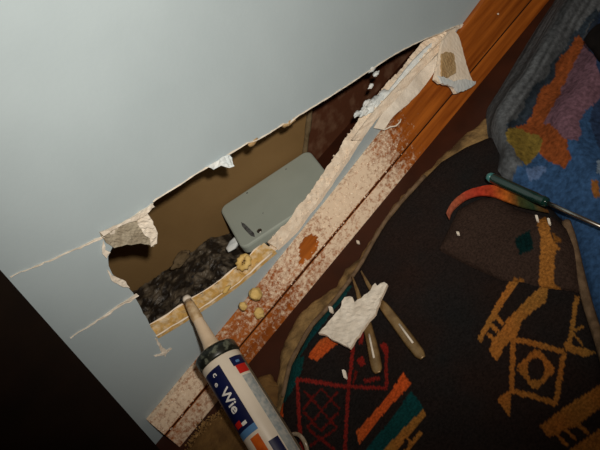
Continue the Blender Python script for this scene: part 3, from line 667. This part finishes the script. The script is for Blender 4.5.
# blue quilted fabric -----------------------------------------------------------------------------
q_px = [(550,4),(535,26),(518,54),(500,84),(486,106),(484,120),(487,140),(497,160),(493,176),(505,186),(540,199),(563,215),(575,250),(586,296),(600,345),(614,395),(690,400),(760,100),(740,-80),(600,-80)]
ZQ = .030
BLUE = C_(48,78,116)
GREY = C_(82,86,90)
qpat = [(C_(38,48,62), [(490,150),(486,90),(520,20),(556,-10),(600,-60),(660,-60),(640,0),(600,20),(570,60),(540,110),(525,130)]),
        (C_(40,56,84), [(600,0),(640,-40),(660,120),(600,150),(590,120)]),
        (GREY, [(540,0),(600,-60),(640,-60),(606,-12),(588,26),(568,54),(547,81),(528,104),(517,120),(510,131),(511,150),(524,166),(500,185),(480,170),(475,110)]),
        (C_(44,54,64), [(592,5),(582,22),(560,55),(535,87),(516,116),(509,128),(513,128),(522,116),(545,85),(565,55),(585,28),(598,8)]),
        (C_(134,70,34), [(578,32),(585,40),(572,58),(562,80),(552,102),(545,116),(556,128),(566,140),(572,158),(562,166),(548,158),(536,148),(524,140),(516,128),(530,108),(540,90),(556,64)]),
        (C_(118,100,44), [(511,130),(522,124),(536,126),(542,138),(534,152),(526,164),(516,158),(510,146)]),
        (C_(108,80,92), [(582,38),(592,55),(602,70),(600,92),(588,108),(580,124),(580,142),(566,142),(554,130),(543,116),(552,102),(562,80),(572,58)]),
        (C_(86,110,150), [(526,168),(536,160),(546,163),(540,174),(530,176)]),
        (C_(120,140,160), [(596,160),(603,158),(606,180),(597,178)]), (C_(130,84,40), [(592,184),(598,182),(600,195),(594,196)])]
ridge = FP([(600,-40),(565,20),(540,60),(515,95),(499,120),(502,145),(510,165)], ZQ)
ridge2 = FP([(620,20),(590,80),(566,112),(575,150),(590,175)], ZQ)
def q_col(X, Y):
    c = pat_color(X, Y, BLUE, ZQ, qpat, .014)
    d, nr = segdist(np.c_[X, Y], FP([(600,-45),(570,10),(540,60),(515,98),(499,122),(502,145)], ZQ), False)
    st = .45+1.1*vnoise(d*330, (X+Y)*9)
    g = (inside(np.c_[X, Y], FP(qpat[2][1], ZQ)))
    c[g] *= st[g, None]; return c
def z_q(x, y, d):
    P = np.c_[x, y]; r1, _ = segdist(P, ridge, False); r2, _ = segdist(P, ridge2, False)
    return .006+.014*(1-np.exp(-d/.008))+.020*np.exp(-(r1/.020)**2)*sstep(-.005, .02, d)+.016*np.exp(-(r2/.022)**2)+.016*(fbm(x*14+8, y*14, 3)-.5)*sstep(0, .03, d)+.0012*fbm(x*110, y*110, 2)
qt = sheet('patchwork_cover', FP(q_px, .012), .0018, z_q, 'quilt', None, .01, q_col)
tag(qt, 'crumpled blue cover with grey, orange and purple patches on the right', 'bed cover')
bc2 = [floor_pt(a, b, .055) for a, b in [(594,16),(589,28),(588,42),(592,55),(602,68),(640,70),(650,10),(610,6)]]
cc0 = np.mean(bc2, 0); 
tag(blob('fold_hollow', floor_pt(618, 42, .05), .032, 'black', None, .3, 4, (1.0,1.0,.55), 3), 'black rounded lump at the right edge, added as the shaded hollow under a fold of the blue cover', 'dark hollow')  # black lump added for the shaded hollow beneath a fold

# brown mat scrap at the lower left -------------------------------------------------------------------
mat_px = [(176,470),(186,446),(198,428),(212,417),(224,408),(240,392),(258,376),(268,372),(280,386),(276,410),(274,440),(280,480),(240,540),(180,520)]
ZM = .010
def z_m(x, y, d): return .004+.007*(1-np.exp(-d/.004))+.003*fbm(x*60, y*60, 3)
mo = sheet('floor_mat', FP(refine(mat_px, 6, 1.2, True, 8), ZM), .0025, z_m, 'mat', None, .008)
tag(mo, 'brown mat scrap with a pale frayed edge under the sealant cartridge', 'mat')
Vc, Fcc = [], []
edge = refine([floor_pt(a, b, .012) for a, b in [(188,444),(199,428),(212,417),(224,409),(234,400)]], .002)
for p in edge:
    for _ in range(9): crumb(p+np.array([rng.normal()*.003, rng.normal()*.003-.002, rng.uniform(-.003, .0005)]), rng.uniform(.0006, .0016), Vc, Fcc)
tag(build('frayed_edge', Vc, Fcc, 'matedge', mo), kind='stuff')

# small things on the blanket ---------------------------------------------------------------------------
def ztop(px, py, z=.022):
    p = floor_pt(px, py, z)
    for _ in range(4): z = float(z_main(np.array([p[0]]), np.array([p[1]]), np.array([.1]))[0]); p = floor_pt(px, py, z)
    return p
def flat_tool(nm, stations, mt, label, slot=None):
    """stations: (px, py, width in px) from tip to end"""
    root = empty(nm, tuple(ztop(*stations[-1][:2])), label, 'hand tool', 'slim tools under the plaster piece')
    C0 = [ztop(a, b)+np.array([0,0,.0045]) for a, b, _ in stations]
    z_l = np.polyfit(range(len(C0)), [c[2] for c in C0], 1); 
    lift = max(c[2]-np.polyval(z_l, i) for i, c in enumerate(C0))
    C0 = [floor_pt(a, b, np.polyval(z_l, i)+lift) for i, (a, b, _) in enumerate(stations)]
    W = [wd*.00118/2 for _, _, wd in stations]; k = 2
    tube('blade', C0[:3], W[:3], 'brass', root, 10, .4); tube('handle', catmull(C0[2:], 4), list(np.interp(np.linspace(0, len(C0)-3, (len(C0)-3)*4+1), range(len(C0)-2), W[2:])), mt, root, 8, .30)
    if slot:
        (a, b), (c, d) = slot; zz = C0[-2][2]+W[-2]*.30
        tube('slot', [floor_pt(a, b, zz), floor_pt((a+c)/2, (b+d)/2, zz), floor_pt(c, d, zz)], .0011, 'paper', root, 8, .5)
    return root
flat_tool('slim_scraper', [(352,276,1.5),(357,290,3.5),(362,308,6),(367,325,9),(372,345,10),(375,360,10.5),(377,369,9.5),(378,373,5)], 'brass', 'slim tarnished metal tool pointing up from under the plaster piece, left of two', ((369,334),(374,358)))
flat_tool('slim_scraper', [(361,271,1.5),(368,284,3.5),(377,299,6),(385,308,9),(398,325,10),(410,341,10.5),(419,353,9.5),(423,358,5)], 'brass', 'slim tarnished metal tool with a pale slot, right of two', ((399,324),(413,343)))
fr_px = [(260+a/3., 260+b/3.) for a, b in [(175,220),(195,196),(215,175),(228,158),(240,145),(246,125),(255,110),(268,107),(277,112),(282,126),(305,115),(330,90),(338,76),(345,68),(352,76),(360,68),(372,64),(381,72),(372,95),(365,110),(352,140),(345,160),(320,190),(296,225),(270,265),(245,252),(220,240),(200,225)]]
pf = [floor_pt(a, b, .034) for a, b in fr_px]
tag(slab('plaster_piece', refine(pf, .004, .0006, True, 6), (0,0,1), .004, ['paper', 'gypsum'], None, .0016, 6), 'jagged white plaster piece lying across the two slim tools', 'plaster piece')
for k, (a, b, sx, sy, lb) in enumerate([(344.5,374,1.7,4.2,'small white chip on the red pattern below the plaster piece'), (331,309.5,2,3,'small white chip left of the plaster piece'), (537,218,1.3,3,'tiny pale chip left of two on the folded blanket corner'), (549,221,1.3,3,'tiny pale chip right of two on the folded blanket corner'), (458,233,1.4,1.4,'tiny round white speck on the folded blanket corner'), (358,242,1.4,1.4,'tiny white speck on dark floor beside the board')]):
    fold = k in (2, 3, 4); z = .040 if fold else (.030 if k < 2 else .002)
    if fold: z = .037
    P4 = [floor_pt(a+dx*sx+.25*dy*sy, b+dy*sy, z) for dx, dy in ((-1,-1),(.2,-1.1),(1,-.8),(.9,.9),(0,1.1),(-1,.8))]
    tag(slab('plaster_chip', P4, (0,0,1), .0025, 'paper', None, .0006, k), lb, 'chip', 'white chips')
# screwdriver
p0 = floor_pt(490, 177, .049); p1 = floor_pt(548, 203, .047); dv = (p1-p0)/np.linalg.norm(p1-p0)
sd = empty('screwdriver', tuple(p0), 'screwdriver with translucent green handle and thin steel shaft on the fabrics', 'screwdriver')
Lh = np.linalg.norm(p1-p0); V = []; seg = 36
prof = [(0, .0040), (.002, .0050), (.006, .0055), (.3*Lh, .0055), (.6*Lh, .0054), (.8*Lh, .0056), (.87*Lh, .0048), (.93*Lh, .0056), (.98*Lh, .0052), (Lh, .004)]
sv = np.cross(dv, [0,0,1]); sv /= np.linalg.norm(sv); wv = np.cross(sv, dv)
for i, (s, r) in enumerate(prof):
    for k in range(seg):
        an = 2*math.pi*k/seg; rr = r*(1-(.10*(.5+.5*math.cos(6*an)) if 2 <= i <= 5 else 0)); V.append(p0+dv*s+rr*(math.cos(an)*sv+math.sin(an)*wv))
Fc = [(j*seg+k, j*seg+(k+1) % seg, (j+1)*seg+(k+1) % seg, (j+1)*seg+k) for j in range(len(prof)-1) for k in range(seg)]+[tuple(range(seg)), tuple((len(prof)-1)*seg+k for k in range(seg))]
fix_normals(build('handle', V, Fc, 'greenh', sd, True))
tube('end_cap', [p0-dv*.003, p0-dv*.0005, p0+dv*.003], [.0036, .0050, .0054], 'tealcap', sd, 18)
pe = floor_pt(625, 228, .044); tube('shaft', [p0+dv*(Lh-.004), p0+dv*(Lh+.03), p0+dv*(Lh+.10)], .0022, 'metal', sd, 12)
tube('blade_tip', [p0+dv*(Lh+.099), p0+dv*(Lh+.106), p0+dv*(Lh+.112)], [.0022, .0028, .0022], 'metal', sd, 10, .5)
